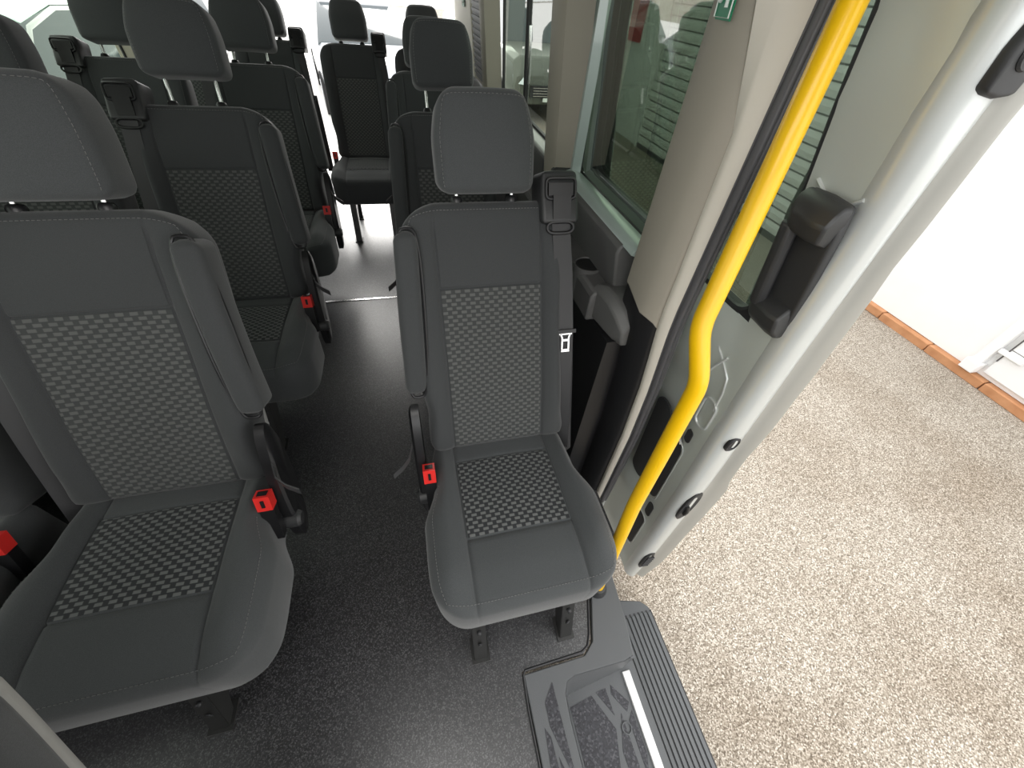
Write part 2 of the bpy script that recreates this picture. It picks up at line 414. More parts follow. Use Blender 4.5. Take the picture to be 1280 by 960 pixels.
    # headrest
    Hm = B @ Matrix.Translation((0, .764, -.006)) @ Matrix.Rotation(math.radians(5), 4, 'X')
    def hwarp(x, y, z):
        f = smooth_interp([(-.098, 1.02), (.0, 1.03), (.098, .90)], y)
        return x * f, y, z - .018 * (x / .11) ** 2 - .012 * smooth_interp([(.0, 0), (.1, 1)], y)
    vs, fs, hs = pillow(.108, .098, .040, -.060, (.042, .042, .030, .030), .022, step=.012, warp=hwarp, mtx=Hm)
    S['headrest'] = (vs, fs, None, 'fabric')
    mb = MB(); path = []
    for i in range(60):
        t = i / 59; e = .013
        if t < .35: x, y = -.108 + e, -.085 + .17 * t / .35
        elif t < .65: x, y = -.108 + e + (.216 - 2 * e) * (t - .35) / .3, .085
        else: x, y = .108 - e, .085 - .17 * (t - .65) / .35
        path.append(hs(x, y, .001))
    dashes(mb, path); S['headrest_stitching'] = (mb.v, mb.f, None, 'stitch')
    for nm, a in (('headrest_post_a', -1), ('headrest_post_b', 1)):
        mb = MB(); mb.tube([B @ Vector((a * .066, .60, -.045)), B @ Vector((a * .066, .72, -.035))], .0052, 10); S[nm] = (mb.v, mb.f, None, 'chrome')
        mb = MB(); mb.tube([B @ Vector((a * .066, v_, -.042)) for v_ in (.645, .655, .662, .664)], [.014, .015, .012, .006], 14); S[nm.replace('post', 'collar')] = (mb.v, mb.f, None, 'black')
    # legs: folded bracket with slot and foot
    for nm, a in (('leg_a', -1), ('leg_b', 1)):
        mb = MB()
        x = a * .128 if k < 0 else (.035 if a > 0 else -.22)
        def quad(p0, p1, w, th, ax='x'):
            mb.sweep([[Vector((p[0] - w, p[1] - th, p[2])), Vector((p[0] + w, p[1] - th, p[2])), Vector((p[0] + w, p[1] + th, p[2])), Vector((p[0] - w, p[1] + th, p[2]))] for p in (p0, p1)])
        quad((x, .07, .285), (x, -.025, .006), .017, .0018)
        for e in (-1, 1):
            mb.sweep([[Vector((x + e * .017 - .0018, y, z)), Vector((x + e * .017 + .0018, y, z)), Vector((x + e * .017 + .0018, y + d, z)), Vector((x + e * .017 - .0018, y + d, z))] for y, z, d in ((.07, .285, .12), (-.025, .006, .035))])
        mb.box(x - .026, x + .026, -.035, .03, 0, .006)
        S[nm] = (mb.v, mb.f, None, 'steel')
        mb = MB(); quad((x, .40, .30), (x, .36, .006), .015, .006)
        mb.box(x - .022, x + .022, .33, .40, 0, .006)
        S[nm + '_rear'] = (mb.v, mb.f, None, 'steel')
        mb = MB(); mb.box(x - .0045, x + .0045, -.006, -.004, .055, .09)
        S[nm + '_slot'] = (mb.v, mb.f, None, 'dark')
        for j in range(3):
            mb = MB(); mb.tube([Vector((x + .006 * (j % 2), .018 + .022 * j, .135 + .035 * j)), Vector((x + .006 * (j % 2), .008 + .022 * j, .138 + .035 * j))], .006, 8)
            S[nm + '_bolt%d' % j] = (mb.v, mb.f, None, 'dark')
    mb = MB()
    mb.box(-.17, .17, .05, .42, .262, .285)
    for x in ((-.128, .128) if k < 0 else (-.22, .035)): mb.box(x - .02, x + .02, .02, .46, .245, .27)
    S['seat_frame'] = (mb.v, mb.f, None, 'steel')
    return S
TREE = {  # part -> (object name, parent part, raised with headrest)
 'seat_cushion': ('seat_cushion', None), 'cushion_insert': ('cushion_insert', 'seat_cushion'), 'stitching': ('stitching', 'seat_cushion'),
 'backrest': ('backrest', None), 'back_insert': ('backrest_insert', 'backrest'), 'upper_panel': ('upper_panel', 'backrest'), 'back_stitching': ('stitching', 'backrest'),
 'back_shell': ('back_shell', 'backrest'), 'armrest': ('armrest', None), 'armrest_frame': ('armrest_frame', 'armrest'), 'side_cover': ('side_cover', None), 'recliner_knob': ('recliner_knob', 'side_cover'), 'release_strap': ('release_strap', None),
 'buckle': ('belt_buckle', None), 'buckle_button': ('buckle_button', 'buckle'), 'buckle_slot': ('buckle_slot', 'buckle'), 'belt_guide': ('belt_guide', None), 'guide_slot': ('guide_slot', 'belt_guide'), 'guide_loop': ('guide_loop', 'belt_guide'),
 'seatbelt': ('seatbelt', None), 'belt_stop': ('belt_stop', 'seatbelt'), 'belt_tongue': ('belt_tongue', 'seatbelt'),
 'headrest': ('headrest', None), 'headrest_stitching': ('stitching', 'headrest'), 'headrest_post_a': ('headrest_post', None), 'headrest_post_b': ('headrest_post', None),
 'headrest_collar_a': ('post_collar', None), 'headrest_collar_b': ('post_collar', None),
 'leg_a': ('leg', None), 'leg_b': ('leg', None), 'leg_a_rear': ('leg', None), 'leg_b_rear': ('leg', None), 'leg_a_slot': ('slot', 'leg_a'), 'leg_b_slot': ('slot', 'leg_b'), **{'leg_%s_bolt%d' % (q, j): ('bolt', 'leg_' + q) for q in 'ab' for j in range(3)}, 'seat_frame': ('seat_frame', None)}
CACHE = {}
for k in (-1, 1):
    CACHE[k] = {}
    for key, (vs, fs, uv, m) in seat_meshes(k).items():
        me = mesh_from(TREE[key][0], vs, fs, uv)
        me.materials.append(M[m]); CACHE[k][key] = me
        for p in me.polygons: p.use_smooth = True
        if m in ('steel', 'red', 'black', 'chrome', 'guide', 'webbing', 'backpanel'): me.set_sharp_from_angle(angle=math.radians(38))
SEAT_GROUP = 'passenger seats'
def seat(k, x, y, label, raised=0, sx=1.0, skip=(), tilt=0, group=None):
    root = empty('passenger_seat', (x, y, 0)); tag(root, label, 'seat', group or SEAT_GROUP)
    root.scale = (sx, 1, 1); made = {}
    up = Vector((0, math.sin(RECL), math.cos(RECL))) * raised
    for key, (nm, par) in TREE.items():
        if key in skip: continue
        o = bpy.data.objects.new(nm, CACHE[k][key]); COL.objects.link(o)
        o.parent = made[par] if par else root
        if raised and key in ('headrest', 'headrest_post_a', 'headrest_post_b'): o.location = up
        if key == 'stitching' or key in ('back_stitching', 'headrest_stitching'): o['label'] = 'pale grey stitching'
        if key == 'buckle_button': o['label'] = 'red buckle button'
        made[key] = o
    return root
#SEATS
YF = .21; RS = .84
noarm = ('armrest', 'armrest_frame', 'side_cover', 'recliner_knob', 'release_strap')
lega = ('leg_a', 'leg_a_rear', 'leg_a_slot', 'leg_a_bolt0', 'leg_a_bolt1', 'leg_a_bolt2'); legb = tuple(q.replace('leg_a', 'leg_b') for q in lega)
few = ('release_strap', 'stitching', 'back_stitching', 'headrest_stitching')
seat(-1, .176, YF, 'single dark grey seat nearest the camera, beside the yellow handrail', group='single seats on the door side')
seat(-1, .176, YF + RS, 'single dark grey seat directly behind the one beside the yellow handrail, its headrest raised', .05, group='single seats on the door side')
seat(-1, .176, YF + 2 * RS, 'third single seat back from the side door, mostly hidden behind the second', group='single seats on the door side')
LX = -.652; LW = 1.10; WX = -1.175
seat(1, LX, YF, 'large aisle seat at left foreground with red buckle and woven dash insert', 0, LW, skip=('belt_tongue', 'belt_stop') + lega, group='paired seats across the aisle')
seat(1, WX, YF, 'window seat at the left edge of the photo, beside the foreground aisle seat', 0, LW, skip=noarm + legb, group='paired seats across the aisle')
seat(1, LX, YF + RS, 'aisle seat of the second pair, headrest raised high on two chrome posts', .055, LW, skip=lega, group='paired seats across the aisle')
seat(1, WX, YF + RS, 'window seat of the second pair, mostly hidden behind the foreground headrest', 0, LW, skip=noarm + legb, group='paired seats across the aisle')
seat(1, LX, YF + 2 * RS, 'aisle seat of the third pair, showing dark shoulder beside the aisle', .03, LW, skip=lega, group='paired seats across the aisle')
seat(1, WX, YF + 2 * RS, 'window seat of the third pair, grey belt guide standing before the left window', .03, LW, skip=noarm + legb, group='paired seats across the aisle')
R4 = YF + 3 * RS + .05
seat(-1, -.240, R4, 'rear bench seat at the end of the aisle, facing the camera, whole back visible', 0, 1.0, skip=noarm, group='rear row seats')
seat(-1, -.735, R4, 'rear row seat just left of the one at the end of the aisle', 0, 1.0, skip=noarm, group='rear row seats')
seat(-1, -1.22, R4, 'rear row seat beside the left wall', 0, 1.0, skip=noarm, group='rear row seats')
seat(-1, .228, R4, 'rear row seat beside the right wall, behind the single seats', 0, 1.0, skip=noarm, group='rear row seats')
seat(1, LX + .040, YF - RS + .022, 'seat ahead of the foreground pair, only its pale grey back shell at bottom left corner', 0, LW, group='paired seats across the aisle')

# ------------------------------------------------------------------ the bus shell
def struct(o, name=None):
    if name: o.name = name
    o['kind'] = 'structure'; return o
def prism(poly, z0, z1):
    n = len(poly); vs = [(x, y, z0) for x, y in poly] + [(x, y, z1) for x, y in poly]
    fs = [tuple(range(n))[::-1], tuple(range(n, 2 * n))] + [(i, (i + 1) % n, n + (i + 1) % n, n + i) for i in range(n)]
    return vs, fs
XL = -1.50
# vinyl floor with a notch for the step well
fl = [(XL, -1.7), (.155, -1.7), (.155, .130), (.345, .132), (.372, .160), (.425, .310), (.46, .40), (.58, .40), (.58, 3.62), (XL, 3.62)]
mb = MB(); mb.add(*prism(fl, -.03, 0)); struct(mb.build('floor', M['floor'], smooth=False))
mb = MB(); mb.tube([(.150, -.9, .001), (.152, .05, .001), (.157, .122, .001), (.165, .131, .001), (.34, .137, .001), (.362, .148, .001), (.377, .175, .001), (.425, .315, .001)], .0035, 6)
struct(mb.build('trim_1', M['rubber']))
mb = MB(); mb.box(XL, .56, 2.03, 2.045, 0, .004); struct(mb.build('trim_2', M['chrome'], bevel=.001))
# step well moulding
mb = MB()
rim = [(.158, -1.0), (.158, .122), (.345, .127), (.380, .155), (.432, .30), (.47, .395), (.52, .395), (.505, .20), (.487, .095), (.455, .088), (.30, .088), (.275, .080), (.262, .055), (.258, 0.0), (.255, -1.0)]
mb.add(*prism(rim, -.025, .003))
# risers
def riser(pts_top, pts_bot):
    n = len(pts_top); vs = pts_top + pts_bot; mb.add(vs, [(i, i + 1, n + i + 1, n + i) for i in range(n - 1)])
T = [(.255, -1.0), (.258, 0), (.262, .055), (.275, .080), (.30, .088), (.455, .088), (.487, .095)]
T2_ = [(.285, -1.0), (.287, 0), (.289, .035), (.296, .052), (.31, .060), (.50, .083), (.535, .098)]
riser([(x, y, .003) for x, y in T], [(x, y, -.18) for x, y in T2_])
mb.box(.285, .545, -1.0, .10, -.2, -.18)
well = mb.build('step_well', M['step'], bevel=.003, angle=30)
tag(well, 'grey moulded step well set into the dark floor by the side door', 'step')
mb = MB(); mb.sweep([[(.500, .40, .003), (.515, .40, -.002), (.545, .40, -.12), (.56, .40, -.31), (.49, .40, -.31), (.49, .40, -.02)], [(.492, .20, .003), (.507, .20, -.002), (.542, .20, -.12), (.56, .20, -.31), (.48, .20, -.31), (.48, .20, -.02)], [(.476, .090, .003), (.490, .090, -.002), (.536, .096, -.18), (.56, .10, -.31), (.46, .11, -.31), (.46, .10, -.02)]])
mb.build('sill_skirt', M['step'], well, angle=50)
# patterned inserts
mb = MB()
def flat(poly, z, th=.0015): mb.add(*prism(poly, z - .0005, z + th))
flat([(.300, -.9), (.300, .028), (.375, .040), (.420, -.05), (.38, -.2), (.36, -.9)], -.180)
flat([(.392, .044), (.425, .048), (.428, -.02)], -.180)
flat([(.438, .03), (.470, -.02), (.485, .0), (.445, .052)], -.180)
flat([(.42, -.10), (.45, -.02), (.458, -.25), (.43, -.3)], -.180)
flat([(.468, -.04), (.486, -.02), (.488, -.12), (.47, -.17)], -.180)
flat([(.20, .05), (.232, .088), (.236, -.12), (.200, .0)], .0035, .001)
flat([(.185, .0), (.196, -.02), (.20, -.12), (.178, -.09)], .0035, .001)
flat([(.205, -.06), (.23, -.14), (.232, -.5), (.205, -.3)], .0035, .001)
mb.build('grip_insert', M['tread_insert'], well, smooth=False)['label'] = 'dark speckled grip insert'
mb = MB(); ring = [(.452 + .014 * math.cos(t), -.055 + .014 * math.sin(t), -.178) for t in [2 * math.pi * i / 20 for i in range(20)]]; mb.tube(ring, .0025, 6, closed=True)
mb.build('badge_ring', M['step'], well)
mb = MB(); mb.box(.494, .520, -1.0, .075, -.186, -.172); mb.build('light_strip', M['whitegloss'], well, bevel=.002)['label'] = 'white edge strip'
# running board outside
mb = MB(); rb = [(.56, -1.2), (.56, .265), (.60, .30), (.70, .275), (.725, .25), (.735, -1.2)]; mb.add(*prism(rb, -.34, -.30))
bd = mb.build('running_board', M['step'], bevel=.004); tag(bd, 'grey ribbed running board outside, below the side door step', 'step')
mb = MB()
for i in range(8):
    x = .5905 + i * .0172; mb.box(x, x + .0112, -1.15, .235 - .002 * abs(i - 5), -.3002, -.2955)
mb.build('tread_rib', M['step'], bd, smooth=False)
mb = MB()
for i in range(9):
    x = .5880 + i * .0172; mb.box(x - .0034, x + .0030, -1.15, .24, -.3001, -.2990)
mb.build('tread_groove', M['rubber'], bd, smooth=False)

# body profile of the right wall: inner trim x at height z
def bodyx(z): return interp([(-.4, .60), (0, .60), (.37, .598), (.59, .585), (.83, .56), (1.36, .555), (1.9, .50)], z)
zs = [-.05, .1, .25, .37, .5, .59, .7, .8, .86, .95, 1.05, 1.2, 1.36, 1.5, 1.7, 1.85]
# lower dark panel of pillar beside the seat, upper warm grey pillar trim
def pillar_secs(zl, dx=0):
    out = []
    for z in zl:
        b = bodyx(z); w = smooth_interp([(1.15, 0), (1.30, .012), (1.36, .014)], z)
        out.append([(b - .060, .742, z), (b - .062 - w * .3, .735, z), (b - .060 - w * .6, .70, z), (b - .056 - w * .4, .660, z), (b - .034, .627, z), (b - .02, .622, z), (b + .03, .64, z), (b + .04, .745, z)])
    return out
mb = MB(); mb.sweep(pillar_secs([z for z in zs if z <= .8] + [.862])); struct(mb.build('wall_right_pillar_base', M['black'], angle=50), 'trim_3')
# the seam slopes: upper trim starts higher on the rear edge
mb = MB(); secs = pillar_secs([.80, .86, .95, 1.05, 1.15, 1.2, 1.25, 1.30, 1.36, 1.5, 1.7, 1.85])
s0 = [list(v) for v in secs[0]]; zsl = [.862, .86, .845, .825, .815, .80, .80, .86]
for v, z in zip(s0, zsl): v[2] = z; v[0] -= .002
secs[0] = s0; secs = [[(x - .002, y - .001, z) for x, y, z in q] for q in secs]
mb.sweep(secs); struct(mb.build('wall_right_pillar', M['pillar'], angle=50), 'trim_4')
mb = MB(); zl = [-.05, .1, .25, .37, .5, .59, .7, .8, .86, .95, 1.05, 1.2, 1.36, 1.5, 1.7, 1.85]
mb.sweep([[(bodyx(z) - .010 - q * 1.05, .604 + q * .88, z), (bodyx(z) - .013 - q * .62, .6045 + q * .38, z), (bodyx(z) - .008, .600, z), (bodyx(z) + .002, .604, z), (bodyx(z) - .01, .635, z), (bodyx(z) - q * .9, .65, z)] for z in zl for q in [smooth_interp([(0, .010), (.6, .012), (.9, .016), (1.22, .021), (1.30, .036), (1.36, .050), (1.6, .055)], z)]])
struct(mb.build('trim_5', M['pillar_light'], angle=60), 'trim_5')
# door seal, two lobes
mb = MB(); mb.tube([(bodyx(z) + .006, .598, z) for z in zl], .0095, 10); mb.tube([(bodyx(z) + .021, .602, z) for z in zl], .0085, 10); mb.tube([(bodyx(z) - .004, .601, z) for z in zl], .0025, 6)
sl = mb.build('door_seal', M['seal']); tag(sl, 'grey rubber door seal running up the edge of the door pillar', 'seal')
# painted flange outside the seal
mb = MB(); mb.sweep([[(bodyx(z) + .026, .606, z), (bodyx(z) + .04, .61, z), (bodyx(z) + .05, .66, z), (bodyx(z) + .03, .66, z)] for z in [-.3] + zl]); struct(mb.build('trim_6', M['paint']), 'trim_6')

# right wall behind the pillar: lower grey trim with a ledge, cup holder, window band
def wallsec(y0, y1, prof): return [[(x, y, z) for x, z in prof] for y in (y0, y1)]
mb = MB()
mb.sweep(wallsec(.70, 3.6, [(.47, .0), (.47, .70), (.66, .70), (.66, -.05)]))
struct(mb.build('wall_right', M['black']))
mb = MB()
mb.sweep(wallsec(.80, 3.58, [(.445, .70), (.445, .775), (.455, .79), (.50, .795), (.53, .80), (.53, .70)]))
struct(mb.build('trim_7', M['trimgrey'], bevel=.006, angle=30), 'trim_7')
mb = MB()
mb.sweep(wallsec(.79, 3.58, [(.500, .79), (.478, .905), (.482, .922), (.495, .930), (.56, .925), (.56, .79)]))
struct(mb.build('trim_8', M['trimgrey'], bevel=.006, angle=30), 'trim_8')
mb = MB()
mb.sweep([[(x, y, z) for x, z in ((.50, z0), (.475 + e, z0 + .02), (.472 + e, z1 - .02), (.49 + e, z1), (.60, z1 - .005), (.60, z0))] for y, z0, z1, e in ((.68, .70, .76, .02), (.71, .69, .795, .004), (.75, .69, .812, -.004), (.79, .69, .815, -.01), (.83, .70, .80, -.02))])
struct(mb.build('trim_9', M['trimgrey'], bevel=.005, angle=30), 'trim_9')
cup = MB(); 
for r0, r1, z0, z1 in ((.036, .041, .792, .80),):
    ring = [[(.482 + r * math.cos(t), .93 + r * math.sin(t), z) for t in [2 * math.pi * i / 28 for i in range(28)]] for r, z in ((.036, .70), (.036, .796), (.038, .802), (.043, .802), (.043, .70))]
    cup.sweep(ring, cap=False)
ch = cup.build('cup_holder', M['trimgrey']); tag(ch, 'round cup holder in the grey side trim behind the nearest single seat', 'cup holder')
mb = MB(); mb.sweep([[(.482 + .036 * math.cos(t), .93 + .036 * math.sin(t), z) for t in [2 * math.pi * i / 28 for i in range(28)]] for z in (.790, .7985)]); mb.build('cup_well', M['black'], ch)

# window pillars on the right, with warm grey trim
def win_pillar(name, y0, y1, x_in=0, col='pillar'):
    mb = MB()
    secs = []
    for z in (.80, .9, 1.1, 1.36, 1.6, 1.85):
        b = interp([(.8, .470), (1.36, .428), (1.85, .39)], z) + x_in
        secs.append([(b, y0 + .02, z), (b + .010, y0, z), (b + .085, y0 - .005, z), (b + .085, y1 + .005, z), (b + .012, y1, z), (b, y1 - .02, z)])
    mb.sweep(secs); return struct(mb.build(name, M[col], angle=30), name)
win_pillar('trim_10', 1.28, 1.39)
win_pillar('trim_11', 2.46, 2.56)
mb = MB(); mb.sweep([[(x, y, z) for x, z in ((.475, .92), (.44, 1.36), (.40, 1.85), (.5, 1.85), (.56, .92))] for y in (2.90, 3.58)]); struct(mb.build('wall_right_rear', M['pillar_light'], bevel=.01, angle=30), 'trim_29')
mb = MB(); mb.sweep([[(x, y, z) for x, z in ((.485, .92), (.45, 1.36), (.41, 1.85), (.5, 1.85), (.56, .92))] for y in (2.56, 2.90)]); struct(mb.build('wall_right_panel', M['pillar'], angle=30), 'trim_30')
mb = MB(); mb.box(.462, .57, 1.27, 1.40, .78, .945); struct(mb.build('trim_13', M['dark'], bevel=.01))
# window glass right, with black gasket and painted reveal
def side_window(n, y0, y1, x0, x1, z0, z1, gl, div=None, frame=True):
    def q(y, z): return Vector((x0 + (x1 - x0) * (z - z0) / (z1 - z0), y, z))
    me = mesh_from('window', [q(y0, z0), q(y1, z0), q(y1, z1), q(y0, z1)], [(0, 1, 2, 3)], recalc=False)
    w = struct(link('window_%d' % n, me, M[gl], smooth=False), 'window_%d' % n)
    if frame:
        mb = MB(); mb.tube([q(y, z) for y, z in ((y0 + .02, z0), (y1 - .02, z0), (y1, z0 + .02), (y1, z1 - .02), (y1 - .02, z1), (y0 + .02, z1), (y0, z1 - .02), (y0, z0 + .02))], .008, 6, closed=True)
        mb.build('window_seal', M['rubber'], w)
    if div:
        mb = MB(); mb.tube([q(div, z0), q(div, z1)], .012, 6); mb.build('sliding_frame', M['rubber'], w)
        mb = MB(); mb.tube([q(div - .03, z0 + .12), q(div - .035, z0 + .16), q(div - .035, z0 + .26), q(div - .03, z0 + .30)], .006, 6); mb.build('window_latch', M['chrome'], w)
    return w
side_window(1, .745, 1.28, .555, .53, .93, 1.55, 'glass_clear')
side_window(2, 1.40, 2.45, .555, .53, .93, 1.55, 'glass_clear', div=2.0)
mb = MB(); mb.sweep([[(.490, y, .925), (.496, y, .936), (.525, y, .944), (.550, y, .936), (.555, y, .90)] for y in (.745, 1.28)]); struct(mb.build('trim_31', M['reveal'], angle=50), 'trim_31')
mb = MB(); mb.sweep([[(.520, y, z) for y, z in ((1.262, .93), (1.285, .93), (1.285, 1.55), (1.262, 1.55))], [(.545, y, z) for y, z in ((1.250, .93), (1.285, .93), (1.285, 1.55), (1.250, 1.55))]]); struct(mb.build('trim_32', M['reveal'], smooth=False), 'trim_32')
# roof, cant rails
mb = MB()
cs_ = [(-1.52, 1.55), (-1.42, 1.78), (-1.2, 1.88), (-.47, 1.92), (.25, 1.88), (.45, 1.78), (.58, 1.55)]
mb.sweep([[(x, y, z) for x, z in cs_] + [(x, y, z + .04) for x, z in cs_[::-1]] for y in (-1.4, 3.62)])
struct(mb.build('ceiling', mat('grey_headliner', (.26, .255, .24), .9), angle=20))
# left wall
mb = MB(); mb.sweep(wallsec(-1.4, 3.6, [(-1.50, 0), (-1.44, .0), (-1.43, .72), (-1.47, .80), (-1.52, .82), (-1.56, 0)])); struct(mb.build('wall_left', M['trimgrey'], angle=30))
for i, (a, b) in enumerate(((-1.4, -.9), (.05, .2), (1.15, 1.32), (2.32, 2.47), (3.42, 3.6))):
    mb = MB(); mb.box(-1.56, -1.46, a, b, .8, 1.6); struct(mb.build('trim_%d' % (14 + i), M['pillar'], bevel=.01))
for i, (a, b) in enumerate(((.2, 1.15), (1.32, 2.32), (2.47, 3.42))):
    side_window(4 + i, a, b, -1.53, -1.53, .84, 1.55, 'glass_clear')
mb = MB(); mb.box(-1.5, .58, -1.75, -1.70, 0, 1.0); struct(mb.build('front_light_blocker', M['dark']))  # unseen board added to cut sky light entering from the front
# rear frame and open back
for i, (a, b) in enumerate(((-1.5, -1.30), (.46, .60))):
    mb = MB(); mb.box(a, b, 3.58, 3.66, -.1, 1.85); struct(mb.build('trim_%d' % (19 + i), M['pillar_light'], bevel=.01))
mb = MB(); mb.box(-1.3, .46, 3.60, 3.66, 1.60, 1.85); struct(mb.build('wall_rear', M['pillar'], bevel=.01))
mb = MB()
for i in range(22): z = .96 + i * .026; x = interp([(.92, .485), (1.36, .45), (1.85, .41)], z); mb.box(x - .012, x - .001, 2.60, 2.86, z, z + .012)
mb.sweep([[(interp([(.92, .485), (1.36, .45), (1.85, .41)], z) - d, y, z) for y, d in ((2.585, .0), (2.585, .004), (2.875, .004), (2.875, 0))] for z in (.94, 1.36, 1.55)])
vent = mb.build('vent_louvre', M['trimgrey'], smooth=False); tag(vent, 'grey louvred air vent panel on the right wall behind the last side window', 'vent')
mb = MB(); mb.box(-1.3, .46, 3.62, 3.95, -.12, -.06)
bump_ = mb.build('rear_bumper', M['step'], bevel=.008); tag(bump_, 'pale ribbed rear bumper step beyond the aisle floor', 'bumper')
mb = MB()
for i in range(4): mb.box(-.68, -.38, 3.68 + i * .06, 3.69 + i * .06, -.0605, -.056)
for i in range(9):
    m_ = Matrix.Translation((-.32 + i * .06, 3.78, -.058)) @ Matrix.Rotation(math.radians(50), 4, 'Z'); mb.box(-.07, .07, -.006, .006, -.002, .003, m_)
mb.build('tread_rib', M['rubber'], bump_, smooth=False)

# emergency exit stickers
def exit_sign(name, o, sx, sz, label):
    r = empty(name, o)
    bx = MB(); bx.box(-.001, .001, -sx, sx, -sz, sz); bx.build('green_panel', M['green'], r, smooth=False)
    bx = MB(); bx.tube([(-.002, -sx + .003, -sz + .003), (-.002, sx - .003, -sz + .003), (-.002, sx - .003, sz - .003), (-.002, -sx + .003, sz - .003)], .0012, 4, closed=True); bx.build('white_border', M['signwhite'], r)
    bx = MB(); Pq = lambda a, b: (-.0025, -a * sx, b * sz)
    bx.tube([Pq(.05, .62), Pq(.0, .62)], .006, 10)
    for pl in ([(.05, .45), (-.05, -.1)], [(.05, .4), (.4, .25), (.55, .45)], [(.0, .4), (-.35, .2), (-.5, -.1)], [(-.05, -.1), (.3, -.25), (.3, -.75)], [(-.05, -.1), (-.2, -.5), (-.6, -.65)]):
        bx.tube([Pq(*p) for p in pl], .003, 6)
    bx.build('running_figure', M['signwhite'], r)
    return tag(r, label, 'sign')
s1 = exit_sign('exit_sign', (.4815, .698, 1.385), .024, .056, 'green emergency exit sticker with white running figure on the door pillar')
s1.rotation_euler = (0, math.radians(-4), math.radians(-6))
exit_sign('exit_sign', (.441, 3.10, 1.27), .035, .05, 'small green exit sticker on the right rear pillar, far back')

# ------------------------------------------------------------------ sliding door, slid back outside the body
door = empty('sliding_door', (.70, .40, -.40)); tag(door, 'open silver side sliding door seen from inside, with window and black pull handle', 'door')
D = Matrix.Translation((-.70, -.40, .40))
def dbuild(mb, name, m, bevel=0, smooth=True, angle=40):
    mb.v = [tuple(D @ Vector(v)) for v in mb.v]
    return mb.build(name, M[m], door, bevel, smooth, angle=angle)
def xi(z): return interp([(-.42, .735), (-.13, .720), (.31, .692), (.57, .668), (.88, .643), (1.12, .626), (1.27, .607), (1.37, .600), (1.6, .56), (1.8, .51)], z)
def xs(z): return interp([(-.42, .775), (-.15, .780), (.21, .760), (.46, .740), (.71, .712), (.89, .690), (1.13, .667), (1.33, .655), (1.6, .62), (1.8, .57)], z)
def xo(z): return smooth_interp([(-.42, .800), (-.24, .830), (.13, .815), (.34, .808), (.46, .775), (.54, .763), (.64, .762), (.72, .752), (.84, .738), (.97, .720), (1.12, .696), (1.30, .680), (1.6, .64), (1.8, .58)], z)
dz = [-.41 + i * .06 for i in range(37)]
# leading edge: silver rounded band, shadow step, outer lip
mb = MB()
secs = []
for z in dz:
    a, b = xi(z), xo(z); w = b - a
    c_ = xs(z); v = c_ - a; secs.append([(a + .006, .445, z), (a - .001, .418, z), (a + v * .10, .403, z), (a + v * .32, .394, z), (a + v * .62, .389, z), (a + v * .86, .391, z), (c_, .398, z), (c_ + .002, .470, z)])
mb.sweep(secs); dbuild(mb, 'leading_edge', 'paint', angle=60)
mb = MB(); secs = []
for z in dz:
    a, b = xi(z), xo(z); w = b - a
    c_ = xs(z) - .004; v = b - c_; secs.append([(c_, .410, z), (c_ + .004, .400, z), (c_ + v * .35, .397, z), (c_ + v * .5, .390, z), (b - .003, .379, z), (b, .378, z), (b + .003, .384, z), (b + .004, .42, z), (c_, .46, z)])
mb.sweep(secs); dbuild(mb, 'outer_lip', 'lip_paint', angle=50)
# inner panel (grid with a window opening)
ywin0, ywin1, zwin0, zwin1 = .50, 1.40, .90, 1.60
def shy(y, z): return y + (.13 * (z - .9) * (1.4 - y) / .9 if (z > .9 and y > .43) else 0) * (1 if y >= ywin0 else (y - .43) / (ywin0 - .43))
def dpanel(y0, y1, z0, z1, off=0, rows=None):
    ny = max(2, int((y1 - y0) / .03)); nz = max(2, int((z1 - z0) / .03)); vs = []; fs = []
    for i in range(ny + 1):
        for j in range(nz + 1):
            y = y0 + (y1 - y0) * i / ny; z = z0 + (z1 - z0) * j / nz
            # pressed recess below the window
            rec = .022 * smooth_interp([(.50, 0), (.53, 1), (1.30, 1), (1.36, 0)], y) * smooth_interp([(.62, 1), (.70, 0)], z) * smooth_interp([(.02, 0), (.08, 1)], z)
            rec -= .010 * smooth_interp([(.74, 0), (.80, 1), (.86, 1), (.90, .4)], z) * smooth_interp([(.52, 0), (.56, 1)], y)
            vs.append((xi(z) + .004 + off + rec, shy(y, z), z))
    for i in range(ny):
        for j in range(nz): fs.append((i * (nz + 1) + j, (i + 1) * (nz + 1) + j, (i + 1) * (nz + 1) + j + 1, i * (nz + 1) + j + 1))
    return vs, fs
mb = MB()
for a in ((.43, 1.70, -.41, zwin0), (.43, ywin0, zwin0, 1.75), (ywin1, 1.70, zwin0, 1.75), (ywin0, ywin1, zwin1, 1.75)): mb.add(*dpanel(*a))
pn = dbuild(mb, 'inner_panel', 'panel_paint', angle=60)
mb = MB()
mb.sweep([[(xi(z) + .0, 1.69, z), (xi(z) + .0, 1.72, z), (xo(z), 1.72, z), (xo(z), 1.69, z)] for z in dz]); dbuild(mb, 'rear_edge', 'paint')
# outer skin
mb = MB(); mb.sweep([[(xo(z), .39, z), (xo(z) + .004, .39, z), (xo(z) + .004, 1.72, z), (xo(z), 1.72, z)] for z in dz if z < .86]); dbuild(mb, 'outer_skin', 'paint', angle=60)
mb = MB(); mb.sweep([[(xo(z) - .004, .39, z), (xo(z), .39, z), (xo(z), .60, z), (xo(z) - .004, .60, z)] for z in dz if z > .8]); mb.sweep([[(xo(z) - .004, 1.40, z), (xo(z), 1.40, z), (xo(z), 1.72, z), (xo(z) - .004, 1.72, z)] for z in dz if z > .8]); dbuild(mb, 'window_frame', 'paint', angle=60)
